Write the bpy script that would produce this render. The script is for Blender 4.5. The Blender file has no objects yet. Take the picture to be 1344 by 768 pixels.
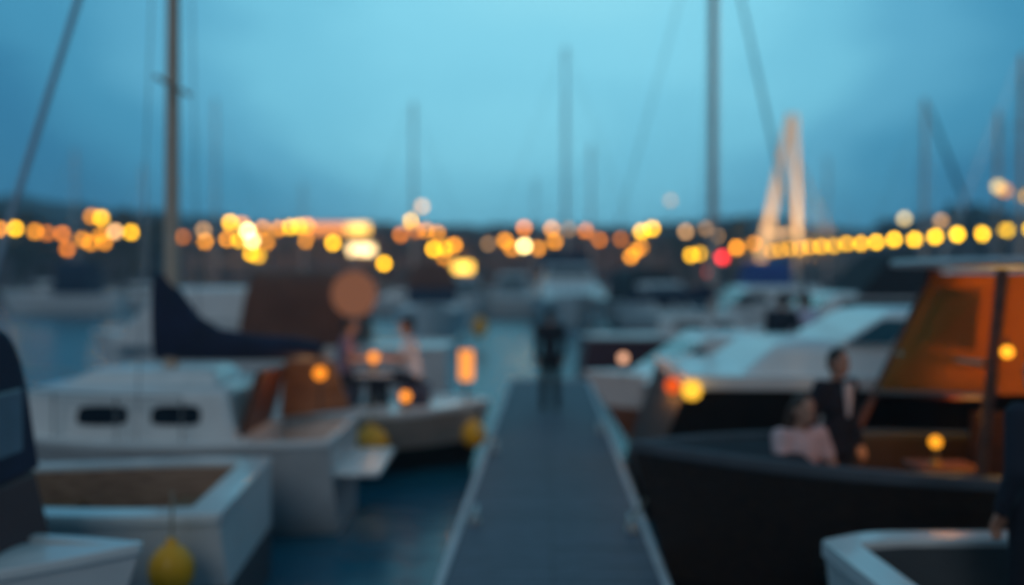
import bpy, bmesh, math, random
from mathutils import Vector, Matrix
R = math.radians
random.seed(7)
S = bpy.context.scene
COL = S.collection

# ------------------------------------------------------------------ camera
CAMZ, F, CX, CY, HOR = 2.8, 1306.7, 672.0, 384.0, 358.0
PITCH = math.atan((CY - HOR) / F)
def W(px, py, Y):
    """world point seen at photo pixel (px,py) at distance Y along the view"""
    dx, dz = (px - CX) / F, -(py - CY) / F
    y = math.cos(PITCH) + dz * math.sin(PITCH)
    z = -math.sin(PITCH) + dz * math.cos(PITCH)
    k = Y / y
    return Vector((dx * k, Y, CAMZ + z * k))
cam_d = bpy.data.cameras.new('camera')
cam = bpy.data.objects.new('camera', cam_d); COL.objects.link(cam)
cam.location = (0, 0, CAMZ); cam.rotation_euler = (R(90) - PITCH, 0, 0)
cam_d.lens = 35; cam_d.sensor_width = 36; cam_d.clip_start = .05; cam_d.clip_end = 6000
cam_d.dof.use_dof = True
cam_d.dof.focus_distance = 3.2
cam_d.dof.aperture_fstop = .60
cam_d.dof.aperture_blades = 0
S.camera = cam
def blur_px(Y): return 23.9 * (1 - 3.2 / Y)

# ------------------------------------------------------------------ materials
_m = {}
def mat(name, rgb, rough=.5, metal=0.0, var=.12, scale=3.0, bump=0.0, coat=0.0, spec=.5):
    if name in _m: return _m[name]
    m = bpy.data.materials.new(name); m.use_nodes = True
    nt = m.node_tree; b = nt.nodes['Principled BSDF']
    b.inputs['Roughness'].default_value = rough; b.inputs['Metallic'].default_value = metal
    b.inputs['Specular IOR Level'].default_value = spec
    if coat: b.inputs['Coat Weight'].default_value = coat
    tc = nt.nodes.new('ShaderNodeTexCoord')
    n = nt.nodes.new('ShaderNodeTexNoise'); n.inputs['Scale'].default_value = scale; n.inputs['Detail'].default_value = 5
    nt.links.new(tc.outputs['Object'], n.inputs['Vector'])
    cr = nt.nodes.new('ShaderNodeValToRGB')
    cr.color_ramp.elements[0].position = .3; cr.color_ramp.elements[1].position = .7
    cr.color_ramp.elements[0].color = [max(0, c * (1 - var)) for c in rgb] + [1]
    cr.color_ramp.elements[1].color = [min(1, c * (1 + var)) for c in rgb] + [1]
    nt.links.new(n.outputs['Fac'], cr.inputs['Fac']); nt.links.new(cr.outputs['Color'], b.inputs['Base Color'])
    if bump:
        bp = nt.nodes.new('ShaderNodeBump'); bp.inputs['Strength'].default_value = bump; bp.inputs['Distance'].default_value = .02
        n2 = nt.nodes.new('ShaderNodeTexNoise'); n2.inputs['Scale'].default_value = scale * 12
        nt.links.new(tc.outputs['Object'], n2.inputs['Vector'])
        nt.links.new(n2.outputs['Fac'], bp.inputs['Height']); nt.links.new(bp.outputs['Normal'], b.inputs['Normal'])
    _m[name] = m
    return m
def wood(name, a, b_, sc=1.0, rough=.45, axis='X'):
    if name in _m: return _m[name]
    m = bpy.data.materials.new(name); m.use_nodes = True
    nt = m.node_tree; b = nt.nodes['Principled BSDF']; b.inputs['Roughness'].default_value = rough
    tc = nt.nodes.new('ShaderNodeTexCoord'); mp = nt.nodes.new('ShaderNodeMapping')
    mp.inputs['Scale'].default_value = (1.5 * sc, 14 * sc, 14 * sc) if axis == 'X' else (14 * sc, 1.5 * sc, 14 * sc)
    n = nt.nodes.new('ShaderNodeTexNoise'); n.inputs['Scale'].default_value = 2; n.inputs['Detail'].default_value = 7
    cr = nt.nodes.new('ShaderNodeValToRGB'); cr.color_ramp.elements[0].color = (*a, 1); cr.color_ramp.elements[1].color = (*b_, 1)
    cr.color_ramp.elements[0].position = .35; cr.color_ramp.elements[1].position = .65
    nt.links.new(tc.outputs['Object'], mp.inputs['Vector']); nt.links.new(mp.outputs['Vector'], n.inputs['Vector'])
    nt.links.new(n.outputs['Fac'], cr.inputs['Fac']); nt.links.new(cr.outputs['Color'], b.inputs['Base Color'])
    _m[name] = m
    return m
def emit(rgb, s):
    key = 'glow %.3f %.3f %.3f %.2f' % (*rgb, s)
    if key in _m: return _m[key]
    m = bpy.data.materials.new('emissive glow'); m.use_nodes = True
    nt = m.node_tree; nt.nodes.remove(nt.nodes['Principled BSDF'])
    e = nt.nodes.new('ShaderNodeEmission'); e.inputs['Color'].default_value = (*rgb, 1); e.inputs['Strength'].default_value = s
    nt.links.new(e.outputs[0], nt.nodes['Material Output'].inputs['Surface'])
    _m[key] = m
    return m
def canvas_lit(name, rgb, tr=.6):
    """thin cloth: part diffuse, part translucent"""
    if name in _m: return _m[name]
    m = bpy.data.materials.new(name); m.use_nodes = True
    nt = m.node_tree; nt.nodes.remove(nt.nodes['Principled BSDF'])
    d = nt.nodes.new('ShaderNodeBsdfDiffuse'); t = nt.nodes.new('ShaderNodeBsdfTranslucent'); mx = nt.nodes.new('ShaderNodeMixShader')
    n = nt.nodes.new('ShaderNodeTexNoise'); n.inputs['Scale'].default_value = 2.5; n.inputs['Detail'].default_value = 4
    tc = nt.nodes.new('ShaderNodeTexCoord'); nt.links.new(tc.outputs['Object'], n.inputs['Vector'])
    cr = nt.nodes.new('ShaderNodeValToRGB'); cr.color_ramp.elements[0].color = (*[c * .7 for c in rgb], 1); cr.color_ramp.elements[1].color = (*rgb, 1)
    nt.links.new(n.outputs['Fac'], cr.inputs['Fac'])
    for q in (d, t): nt.links.new(cr.outputs['Color'], q.inputs['Color'])
    mx.inputs['Fac'].default_value = tr
    nt.links.new(d.outputs[0], mx.inputs[1]); nt.links.new(t.outputs[0], mx.inputs[2])
    nt.links.new(mx.outputs[0], nt.nodes['Material Output'].inputs['Surface'])
    _m[name] = m
    return m
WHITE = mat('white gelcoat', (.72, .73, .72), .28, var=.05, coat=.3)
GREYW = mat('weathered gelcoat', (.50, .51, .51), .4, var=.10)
DARKH = mat('dark hull paint', (.012, .010, .010), .45, var=.3, spec=.2)
NAVY = mat('navy canvas', (.008, .014, .045), .85, var=.25, bump=.3)
BROWNC = mat('brown canvas', (.15, .06, .038), .9, var=.2, bump=.3)
BLACKC = mat('black canvas', (.012, .013, .02), .85, var=.2)
GLASS = mat('tinted glass', (.012, .02, .03), .08, var=.1)
TEALG = mat('teal glass', (.02, .10, .14), .1, var=.1)
MAHOG = wood('mahogany', (.05, .014, .006), (.14, .045, .018))
TEAK = wood('teak', (.16, .07, .03), (.30, .15, .07))
DARKW = wood('dark planking', (.012, .006, .004), (.032, .016, .010), 1.0, .6)
TANM = wood('varnished spar', (.50, .38, .28), (.62, .48, .37))
ALU = mat('spar alloy', (.52, .46, .43), .5, metal=.0, var=.1)
STEEL = mat('steel', (.5, .5, .5), .25, metal=.9, var=.05)
ROPE = mat('rope', (.35, .31, .24), .9, var=.2, scale=20)
RUBB = mat('rubber', (.02, .02, .02), .8)
YELL = mat('yellow vinyl', (.90, .40, .004), .4, var=.08)
REDH = mat('oxide red paint', (.22, .085, .045), .45, var=.2)
BLUEC = mat('blue canvas', (.02, .06, .28), .8, var=.2)
CUSH = mat('cushion cloth', (.05, .05, .08), .9, var=.2)
LINEN = mat('table cloth', (.6, .6, .62), .8, var=.05)

# ------------------------------------------------------------------ objects
def tag(o, label=None, cat=None, group=None, kind=None):
    if label: o['label'] = label
    if cat: o['category'] = cat
    if group: o['group'] = group
    if kind: o['kind'] = kind
    return o
def thing(name, label, cat, loc=(0, 0, 0), rz=0.0, group=None):
    o = bpy.data.objects.new(name, None); COL.objects.link(o)
    o.empty_display_size = .2
    o.location = loc; o.rotation_euler = (0, 0, rz)
    return tag(o, label, cat, group)
class MB:
    def __init__(s): s.v = []; s.f = []; s.m = []
    def add(s, vs, fs, mi=0):
        k = len(s.v); s.v += [tuple(p) for p in vs]
        for f in fs: s.f.append([i + k for i in f]); s.m.append(mi)
        return s
    def box(s, c, d, rz=0, mi=0, ry=0):
        M = Matrix.Rotation(rz, 3, 'Z') @ Matrix.Rotation(ry, 3, 'Y')
        vs = [Vector(c) + M @ Vector((d[0] / 2 * i, d[1] / 2 * j, d[2] / 2 * k)) for k in (-1, 1) for j in (-1, 1) for i in (-1, 1)]
        return s.add(vs, [(0, 2, 3, 1), (4, 5, 7, 6), (0, 1, 5, 4), (2, 6, 7, 3), (0, 4, 6, 2), (1, 3, 7, 5)], mi)
    def loft(s, rings, cap=True, closed=True, mi=0):
        n = len(rings[0]); vs = [p for r in rings for p in r]; fs = []
        for i in range(len(rings) - 1):
            for j in range(n if closed else n - 1):
                a = i * n + j; b = i * n + (j + 1) % n
                fs.append((a, b, b + n, a + n))
        if cap and closed:
            fs.append(tuple(range(n - 1, -1, -1))); fs.append(tuple(range((len(rings) - 1) * n, len(rings) * n)))
        return s.add(vs, fs, mi)
    def tube(s, pts, r, n=10, mi=0):
        pts = [Vector(p) for p in pts]
        rs = r if isinstance(r, (list, tuple)) else [r] * len(pts)
        rings = []; up0 = None
        for i, p in enumerate(pts):
            d = (pts[min(i + 1, len(pts) - 1)] - pts[max(i - 1, 0)]).normalized()
            u = d.cross(Vector((0, 0, 1)))
            if u.length < .05: u = d.cross(Vector((0, 1, 0)))
            if up0 is not None:
                u = up0 - d * up0.dot(d)
            u.normalize(); up0 = u.copy(); w = d.cross(u)
            rings.append([p + (u * math.cos(a) + w * math.sin(a)) * rs[i] for a in [2 * math.pi * k / n for k in range(n)]])
        return s.loft(rings, mi=mi)
    def ball(s, c, r, nu=14, nv=9, mi=0, M=None):
        if not isinstance(r, (list, tuple)): r = (r, r, r)
        c = Vector(c); vs = []; fs = []
        T = (lambda p: c + (M @ p if M else p))
        for i in range(1, nv):
            a = math.pi * i / nv
            for j in range(nu):
                b = 2 * math.pi * j / nu
                vs.append(T(Vector((r[0] * math.sin(a) * math.cos(b), r[1] * math.sin(a) * math.sin(b), r[2] * math.cos(a)))))
        k = len(vs); vs += [T(Vector((0, 0, r[2]))), T(Vector((0, 0, -r[2])))]
        for i in range(nv - 2):
            for j in range(nu):
                fs.append((i * nu + j, (i + 1) * nu + j, (i + 1) * nu + (j + 1) % nu, i * nu + (j + 1) % nu))
        for j in range(nu):
            fs.append((k, j, (j + 1) % nu)); q = (nv - 2) * nu
            fs.append((k + 1, q + (j + 1) % nu, q + j))
        return s.add(vs, fs, mi)
    def lathe(s, c, prof, n=16, mi=0):
        c = Vector(c)
        rings = [[c + Vector((r * math.cos(2 * math.pi * k / n), r * math.sin(2 * math.pi * k / n), z)) for k in range(n)] for r, z in prof]
        return s.loft(rings, mi=mi)
    def prism(s, poly, y0, y1, mi=0):
        """poly in the xz plane extruded from y0 to y1"""
        return s.loft([[Vector((x, y0, z)) for x, z in poly], [Vector((x, y1, z)) for x, z in poly]], mi=mi)
    def build(s, name, m, parent=None, loc=None, smooth=True, bevel=0.0, rz=0.0):
        me = bpy.data.meshes.new(name)
        if s.v:
            c = Vector((0, 0, 0))
        me.from_pydata(s.v, [], s.f)
        ms = m if isinstance(m, (list, tuple)) else [m]
        for q in ms: me.materials.append(q)
        if len(ms) > 1: me.polygons.foreach_set('material_index', s.m)
        bm = bmesh.new(); bm.from_mesh(me)
        bmesh.ops.remove_doubles(bm, verts=bm.verts, dist=1e-5)
        bmesh.ops.recalc_face_normals(bm, faces=bm.faces); bm.to_mesh(me); bm.free()
        o = bpy.data.objects.new(name, me); COL.objects.link(o)
        if parent: o.parent = parent
        if loc is not None: o.location = loc
        o.rotation_euler[2] = rz
        if bevel:
            b = o.modifiers.new('bevel', 'BEVEL'); b.width = bevel; b.segments = 2; b.limit_method = 'ANGLE'; b.angle_limit = R(40)
        if smooth:
            me.polygons.foreach_set('use_smooth', [True] * len(me.polygons))
            try: me.set_sharp_from_angle(angle=R(38))
            except Exception: pass
        return o
def structure(o): o['kind'] = 'structure'; return o

# ------------------------------------------------------------------ boat kit (local x = towards the bow, z = 0 at the waterline)
class Hull:
    def __init__(s, L, B, H, bow, stern=.85, rake=.5, trake=.05, keel=-.3, full=2.2, tmax=.4, base=.3, bowe=.9):
        s.bowe = bowe; s.L, s.B, s.H, s.bow, s.stern, s.rake, s.trake, s.keel, s.full, s.tmax, s.base = L, B, H, bow, stern, rake, trake, keel, full, tmax, base
    def half(s, t):
        if t < s.tmax: k = s.stern + (1 - s.stern) * math.sin(math.pi / 2 * t / s.tmax)
        else: k = 1 - ((t - s.tmax) / (1 - s.tmax)) ** s.full
        return max(k, .012) * s.B / 2
    def sheer(s, t): return s.H + (s.bow - s.H) * max(0, (t - .3) / .7) ** 1.8
    def X(s, t, v=1): return -s.L / 2 + s.L * t - s.rake * (1 - v) * t ** 6 + s.trake * (1 - v) * (1 - t) ** 6
    def T(s, x): return (x + s.L / 2) / s.L
    def pt(s, t, v, side):
        e = s.base + (s.bowe - s.base) * t ** 3
        zs = s.sheer(t); z = s.keel + (zs - s.keel) * v
        return Vector((s.X(t, v), side * s.half(t) * max(v, 0) ** e, z))
    def shell(s, parent, m_top, m_low=None, split=.55):
        mb = MB(); N, V = 26, 9
        for side in (1, -1):
            rows = [[s.pt(i / N, j / V, side) for j in range(V + 1)] for i in range(N + 1)]
            for j in range(V):
                mb.loft([[r[j], r[j + 1]] for r in rows], closed=False, mi=1 if (j + .5) / V < split else 0)
        a = [s.pt(0, j / V, 1) for j in range(V + 1)]; b = [s.pt(0, j / V, -1) for j in range(V + 1)]
        for j in range(V): mb.loft([[a[j], a[j + 1]], [b[j], b[j + 1]]], closed=False, mi=1 if (j + .5) / V < split else 0)
        return mb.build('hull', [m_top, m_low or m_top], parent)
    def gunwale(s, parent, m, g=.08, h=.035):
        """rail running round the sheer"""
        mb = MB(); N = 40
        for side in (1, -1):
            rings = []
            for i in range(N + 1):
                t = i / N; p = s.pt(t, 1, side)
                yo = abs(p.y) + .02; yi = max(abs(p.y) - g, 0.0)
                rings.append([Vector((p.x, side * yo, p.z - h)), Vector((p.x, side * yo, p.z + h)), Vector((p.x, side * yi, p.z + h)), Vector((p.x, side * yi, p.z - h))])
            mb.loft(rings)
        hw = s.half(0); z = s.sheer(0)
        mb.box((s.X(0) + g / 2 - .01, 0, z + .002), (g + .02, 2 * hw - .01, 2 * h + .006))
        return mb.build('gunwale', m, parent, bevel=.012)
    def deck(s, parent, m, t0, t1, camber=.05, dz=-.012, name='deck'):
        mb = MB(); N = 16; rings = []
        for i in range(N + 1):
            t = t0 + (t1 - t0) * i / N; hw = max(s.half(t) - .012, .004)
            row = []
            for k in range(-4, 5):
                y = hw * k / 4
                row.append(Vector((s.X(t), y, s.sheer(t) + dz + camber * (1 - (k / 4) ** 2))))
            rings.append(row + [Vector((p.x, p.y, p.z - .05)) for p in reversed(row)])
        mb.loft(rings)
        return mb.build(name, m, parent)
    def liner(s, parent, m, t0, t1, zf, g=.08, name='cockpit'):
        mb = MB(); N = 16; top = []
        def ring(z, sh):
            a = []
            for i in range(N + 1):
                t = t0 + (t1 - t0) * i / N; a.append((s.X(t), max(s.half(t) - g - sh, .02), s.sheer(t) if z is None else z))
            return [Vector(p) for p in a] + [Vector((x, -y, q)) for x, y, q in reversed(a)]
        r1, r2 = ring(None, 0), ring(zf, .12)
        for p in r2:
            c = Vector((s.X((t0 + t1) / 2), 0, p.z)); p.x = c.x + (p.x - c.x) * .97
        mb.loft([r1, r2], cap=False)
        n = len(r2); mb.add(r2, [tuple(range(n))])
        o = mb.build(name, m, parent)
        return o
def cabin(parent, x0, x1, w, z0, z1, m, front=.4, back=.1, inset=.12, name='cabin', wins=(), glass=GLASS, screen=True, rounded=.05, slant=1.0):
    """tapered deckhouse with a raked front; windows as sub-parts"""
    h = z1 - z0; mb = MB(); rings = []
    for k in range(5):
        f = k / 4
        rings.append([Vector(p) for p in ((x0 + back * f, -w + inset * f, z0 + h * f), (x1 - front * f, -(w - inset * f) * (1 - .12 * 0), z0 + h * f),
                                         (x1 - front * f, (w - inset * f), z0 + h * f), (x0 + back * f, w - inset * f, z0 + h * f))])
    # cambered roof
    rings.append([p + Vector((0, 0, .04)) + (Vector(((x0 + x1) / 2, 0, p.z)) - p) * .12 for p in rings[-1]])
    mb.loft(rings)
    c = mb.build(name, m, parent, bevel=rounded)
    for (a, b, f0, f1) in wins:
        for side in (1, -1):
            q = MB(); fs = []
            pts = []
            for ff in (f0, f1):
                for xx in (a, b):
                    xs = xx - (front * .5 * slant * (ff - f0) if xx == b else -back * slant * (ff - f0))
                    pts.append(Vector((xs, side * (w - inset * ff + .004), z0 + h * ff)))
            oo = []
            for k in range(20):
                a_ = 2 * math.pi * k / 20
                u = .5 + .5 * math.copysign(abs(math.cos(a_)) ** .45, math.cos(a_)); v = .5 + .5 * math.copysign(abs(math.sin(a_)) ** .45, math.sin(a_))
                oo.append(pts[0].lerp(pts[1], u).lerp(pts[2].lerp(pts[3], u), v))
            q.loft([oo, [p + Vector((0, side * .012, 0)) for p in oo]])
            q.build('window', glass, c, bevel=.004)
    if screen:
        q = MB(); a = []
        for ff, ins in ((.30, .1), (.88, .1)):
            for sy in (-1, 1):
                a.append(Vector((x1 - front * ff + .006, sy * (w - inset * ff - ins), z0 + h * ff)))
        b = [p + Vector((.012, 0, .004)) for p in a]
        q.loft([[a[0], a[1], a[3], a[2]], [b[0], b[1], b[3], b[2]]]); q.build('windscreen', glass, c)
    return c
def canopy(parent, x0, x1, w, z0, z1, m, lean0=.15, lean1=.25, pane=None, name='canopy'):
    mb = MB(); prof = []
    for k in range(13):
        a = math.pi * k / 12
        y = -w * math.copysign(abs(math.cos(a)) ** .45, math.cos(a)); f = math.sin(a) ** .45
        prof.append((y, f))
    N = 8; rings = []
    for i in range(N + 1):
        u = i / N; row = []
        for y, f in prof:
            xa, xb = x0 + lean0 * f, x1 - lean1 * f
            sag = -.025 * math.sin(math.pi * u * 3) ** 2 * f
            row.append(Vector((xa + (xb - xa) * u, y, z0 + (z1 - z0) * f + sag)))
        rings.append(row)
    mb.loft(rings)
    c = mb.build(name, m, parent)
    if pane:
        for side in (1, -1):
            f0, f1 = .3, .75
            q = MB(); h = z1 - z0; yy = w * 1.004
            aa = [Vector((x0 + .2, side * yy, z0 + h * f0)), Vector((x1 - .3, side * yy, z0 + h * f0)), Vector((x1 - .42, side * yy * .985, z0 + h * f1)), Vector((x0 + .25, side * yy * .985, z0 + h * f1))]
            bb = [p + Vector((0, side * .01, 0)) for p in aa]
            q.loft([aa, bb]); q.build('canopy_window', pane, c)
    return c
def rail(parent, h, t0, t1, hgt=.45, n=5, inset=.1):
    mb = MB()
    for side in (1, -1):
        top = []
        for i in range(n * 3 + 1):
            t = t0 + (t1 - t0) * i / (n * 3); p = h.pt(t, 1, side)
            y = side * max(abs(p.y) - inset, .03)
            top.append((p.x, y, p.z + hgt))
            if i % 3 == 0: mb.tube([(p.x, y, p.z - .01), (p.x, y, p.z + hgt)], .012, 6)
        mb.tube(top, .014, 6)
    return mb.build('railing', STEEL, parent)
def motor_boat(label, loc, rz, L=7, B=2.5, H=1.1, bow=1.4, hull_m=WHITE, low_m=None, top_m=WHITE, cab=None, can=None, split=.45, scr=True, stern=.88, group='motor boats moored in the harbour', deck_m=None, name='motor_boat', rails=True, wins=None, trake=.05, tw=None):
    t = thing(name, label, 'boat', loc, rz, group)
    h = Hull(L, B, H, bow, stern=stern, trake=trake, rake=.12 * L, bowe=.45)
    h.shell(t, hull_m, low_m or hull_m, split)
    h.gunwale(t, top_m, .09)
    h.deck(t, deck_m or top_m, .004, .985)
    if cab:
        x0, x1, w, dz = cab
        z0 = min(h.sheer(h.T(x0)), h.sheer(h.T(x1))) - .02
        cabin(t, x0, x1, w, z0, h.H + dz, top_m, front=min(1.1, dz * 1.3), wins=wins if wins is not None else ((x0 + .25, (x0 + x1) / 2 - .05, .4, .8), ((x0 + x1) / 2 + .05, x1 - .55, .4, .8)), screen=scr)
    if can:
        x0, x1, w, za, zb, cm, pn = can
        canopy(t, x0, x1, w, za, zb, cm, pane=pn)
    if rails: rail(t, h, .55, .96)
    return t, h
def sail_boat(label, loc, rz, L, B, H, mast_x, mast_h, mast_r, hull_m, cover_m, jib_m=None, top_m=WHITE, cab=True, spar=ALU, group='sailing boats moored in the harbour', backstay=True, boomz=1.0, lean=0.0, jr=.11):
    t = thing('sailing_boat', label, 'boat', loc, rz, group)
    h = Hull(L, B, H, H * 1.25, stern=.7, rake=.13 * L, trake=-.2)
    h.shell(t, hull_m, hull_m); h.gunwale(t, top_m, .07); h.deck(t, top_m, .004, .985)
    if cab:
        cabin(t, -.18 * L, .22 * L, B * .3, h.H - .03, h.H + .5, top_m, front=.5, wins=((-.14 * L, .0, .35, .75), (.02 * L, .13 * L, .35, .75)), screen=False)
    rail(t, h, .02, .97, .55, 6)
    zb = h.H + (.5 if cab else .02)
    m = MB().tube([(mast_x, 0, zb - .1), (mast_x - lean, 0, mast_h)], [mast_r, mast_r * .75], 12).build('mast', spar, t)
    for f in (.45, .72):
        z = zb + (mast_h - zb) * f
        MB().tube([(mast_x - lean * f, -B * .22, z), (mast_x - lean * f, B * .22, z)], .03, 6).build('spreader', spar, m)
    for sd in (1, -1):
        MB().tube([(mast_x - .1, sd * B * .45, h.H), (mast_x - lean * .72, sd * B * .22, zb + (mast_h - zb) * .72), (mast_x - lean, 0, mast_h - .05)], .012, 6).build('shroud', STEEL, m)
    bl = .36 * L
    b = MB().tube([(mast_x, 0, zb + boomz), (mast_x - bl, 0, zb + boomz)], .06, 8).build('boom', spar, t)
    if cover_m:
        sail_cover(b, mast_x, bl, zb + boomz, cover_m, .4, .13)
    bx = h.X(.985)
    if jib_m:
        MB().tube([(bx, 0, h.bow), (bx + (mast_x - lean - bx) * .06, 0, h.bow + (mast_h - h.bow) * .06), (bx + (mast_x - lean - bx) * .9, 0, h.bow + (mast_h - h.bow) * .9), (mast_x - lean, 0, mast_h)], [.03, jr, jr * .65, .02], 8).build('furled_jib', jib_m, m)
    else:
        MB().tube([(bx, 0, h.bow), (mast_x - lean, 0, mast_h)], .014, 6).build('forestay', STEEL, m)
    if backstay:
        MB().tube([(-L / 2 + .1, 0, h.H), (mast_x - lean, 0, mast_h)], .014, 6).build('backstay', STEEL, m)
    return t, h, zb
def sail_cover(parent, x, ln, zb, m, hi, wd, prof=None):
    mb = MB(); rings = []
    prof = prof or [(0, 1), (.12, .9), (.3, .62), (.6, .45), (.9, .36), (1, .2)]
    for f, k in prof:
        top = zb + hi * k; bot = zb - .09
        c = (top + bot) / 2; hz = (top - bot) / 2
        rings.append([Vector((x + .06 - ln * 1.03 * f, wd * (.75 + .25 * k) * math.copysign(abs(math.sin(a)) ** .8, math.sin(a)), c + hz * math.copysign(abs(math.cos(a)) ** .8, math.cos(a)))) for a in [2 * math.pi * q / 14 for q in range(14)]])
    mb.loft(rings)
    return mb.build('sail_cover', m, parent)

# ------------------------------------------------------------------ people
def remesh(mb, vox, name, m, parent, smooth=3):
    me = bpy.data.meshes.new('tmp'); me.from_pydata(mb.v, [], mb.f)
    bm = bmesh.new(); bm.from_mesh(me); bmesh.ops.recalc_face_normals(bm, faces=bm.faces); bm.to_mesh(me); bm.free()
    o = bpy.data.objects.new('tmp', me); COL.objects.link(o)
    r = o.modifiers.new('r', 'REMESH'); r.mode = 'VOXEL'; r.voxel_size = vox
    if smooth:
        q = o.modifiers.new('s', 'SMOOTH'); q.iterations = smooth; q.factor = .5
    dg = bpy.context.evaluated_depsgraph_get(); dg.update()
    nm = bpy.data.meshes.new_from_object(o.evaluated_get(dg)); nm.name = name
    bpy.data.objects.remove(o); bpy.data.meshes.remove(me)
    nm.materials.clear(); nm.materials.append(m)
    nm.polygons.foreach_set('use_smooth', [True] * len(nm.polygons)); nm.polygons.foreach_set('material_index', [0] * len(nm.polygons))
    ob = bpy.data.objects.new(name, nm); COL.objects.link(ob); ob.parent = parent
    return ob
def limb(mb, pts, rs):
    for i in range(len(pts) - 1):
        mb.tube([pts[i], pts[i + 1]], [rs[i], rs[i + 1]], 12)
    for p, r in zip(pts, rs): mb.ball(p, r, 12, 8)
V3 = Vector
def hand(mb, wr, d, side, curl=.5):
    d = d.normalized(); s = d.cross(V3((0, 0, 1)))
    if s.length < .3: s = V3((0, 1, 0))
    s = s.normalized(); n = s.cross(d).normalized()
    if n.z > 0: n = -n
    for k in (-1, -.33, .33, 1):
        limb(mb, [wr + s * .015 * k, wr + d * .085 + s * .03 * k], [.017, .014])
        ln = {-1: .062, -.33: .075, .33: .07, 1: .052}[k]
        a = wr + d * .085 + s * .03 * k
        b = a + (d + n * curl * .6).normalized() * ln * .5
        c = b + (d + n * curl * 1.8).normalized() * ln * .5
        limb(mb, [a, b, c], [.0105, .0095, .0085])
    th = wr + d * .03 - s * .02 * side
    limb(mb, [th, th + (d * .6 - s * side * .8).normalized() * .045, th + (d * .9 - s * side * .6).normalized() * .075], [.014, .011, .009])
SKIN = mat('skin', (.42, .22, .15), .5, var=.06)
HAIRD = mat('dark hair', (.02, .013, .010), .6, var=.2)
def person(label, loc, rz, pose='stand', seat=.45, top=(.02, .02, .03), low=(.015, .015, .02), sleeve='long', hair=HAIRD, long_hair=False, suit=False, skirt=False, scale=1.0, step=0.0, table=False):
    t = thing('person', label, 'person', loc, rz)
    t.scale = (scale,) * 3
    J = {}
    if pose == 'stand':
        pz = .93; J['pel'] = V3((0, 0, pz)); J['wai'] = V3((0, .01, 1.08)); J['che'] = V3((0, .0, 1.29)); J['nec'] = V3((0, -.01, 1.47)); J['hea'] = V3((0, .02, 1.62))
        for s in (1, -1):
            J['sh', s] = V3((.185 * s, -.01, 1.42)); J['el', s] = V3((.245 * s, -.05 + .05 * s * step, 1.14)); J['wr', s] = V3((.24 * s, .05 + .12 * s * step, .90))
            J['hi', s] = V3((.095 * s, 0, .90)); J['kn', s] = V3((.10 * s, .03 - .16 * s * step, .50)); J['an', s] = V3((.105 * s, -.03 - .26 * s * step, .09))
            J['to', s] = J['an', s] + V3((.02 * s, .16, -.05))
    else:
        pz = seat + .10; J['pel'] = V3((0, 0, pz)); J['wai'] = V3((0, .02, pz + .16)); J['che'] = V3((0, .05, pz + .37)); J['nec'] = V3((0, .06, pz + .55)); J['hea'] = V3((0, .10, pz + .70))
        for s in (1, -1):
            J['sh', s] = V3((.185 * s, .05, pz + .50)); J['el', s] = V3((.25 * s, .14, pz + .24))
            J['wr', s] = V3((.12 * s, .38, pz + .26)) if table else V3((.13 * s, .34, pz + .12))
            J['hi', s] = V3((.095 * s, .03, pz - .02)); J['kn', s] = V3((.12 * s, .44, pz + .0)); J['an', s] = V3((.11 * s, .40, max(pz - .42, .09)))
            J['to', s] = J['an', s] + V3((.02 * s, .16, -.05))
    b = MB()
    b.ball(J['pel'], (.155, .105, .12)); b.ball(J['wai'], (.135, .095, .13)); b.ball(J['che'], (.165, .11, .17))
    limb(b, [J['pel'], J['wai'], J['che']], [.10, .095, .105])
    limb(b, [J['che'] + V3((0, 0, .1)), J['nec'], J['hea'] - V3((0, .01, .04))], [.075, .056, .052])
    H = J['hea']
    b.ball(H + V3((0, 0, .02)), (.074, .093, .105), 18, 12); b.ball(H + V3((0, .03, -.05)), (.055, .065, .06))
    b.ball(H + V3((0, .098, -.012)), (.013, .018, .026)); b.ball(H + V3((0, .088, -.045)), (.026, .012, .010))
    for s in (1, -1): b.ball(H + V3((.076 * s, -.005, -.005)), (.012, .022, .032))
    for s in (1, -1):
        limb(b, [J['che'] + V3((.06 * s, 0, .1)), J['sh', s], J['el', s], J['wr', s]], [.06, .056, .041, .029])
        hand(b, J['wr', s], J['wr', s] - J['el', s], s, .3 if table else .7)
        limb(b, [J['hi', s], J['kn', s], J['an', s]], [.085, .056, .04])
        limb(b, [J['an', s] + V3((0, -.02, -.03)), J['to', s]], [.038, .026])
    body = remesh(b, .0095, 'body', SKIN, t)
    for s in (1, -1):
        MB().ball(H + V3((.03 * s, .085, .015)), (.012, .009, .008), 10, 6).build('eye', mat('eye', (.05, .04, .035), .2), body)
    hb = MB(); hb.ball(H + V3((0, -.018, .045)), (.083, .095, .095), 16, 10); hb.ball(H + V3((0, -.045, .0)), (.078, .07, .09))
    if long_hair:
        limb(hb, [H + V3((.05, -.06, 0)), J['nec'] + V3((.07, -.07, -.02))], [.05, .045]); limb(hb, [H + V3((-.05, -.06, 0)), J['nec'] + V3((-.07, -.07, -.02))], [.05, .045])
        limb(hb, [H + V3((0, -.07, 0)), J['nec'] + V3((0, -.08, -.06))], [.06, .06])
    remesh(hb, .014, 'hair', hair, t)
    c = MB(); g = .022
    tm = mat('cloth %.2f %.2f %.2f' % top, top, .85, var=.15, scale=8, bump=.3); lm = mat('cloth %.2f %.2f %.2f' % low, low, .85, var=.15, scale=8, bump=.3)
    c.ball(J['pel'] + V3((0, 0, .03)), (.165, .12, .13)); c.ball(J['wai'], (.155, .115, .14)); c.ball(J['che'], (.182, .13, .18))
    limb(c, [J['pel'], J['wai'], J['che'], J['che'] + V3((0, 0, .12))], [.12, .115, .125, .09])
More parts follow.
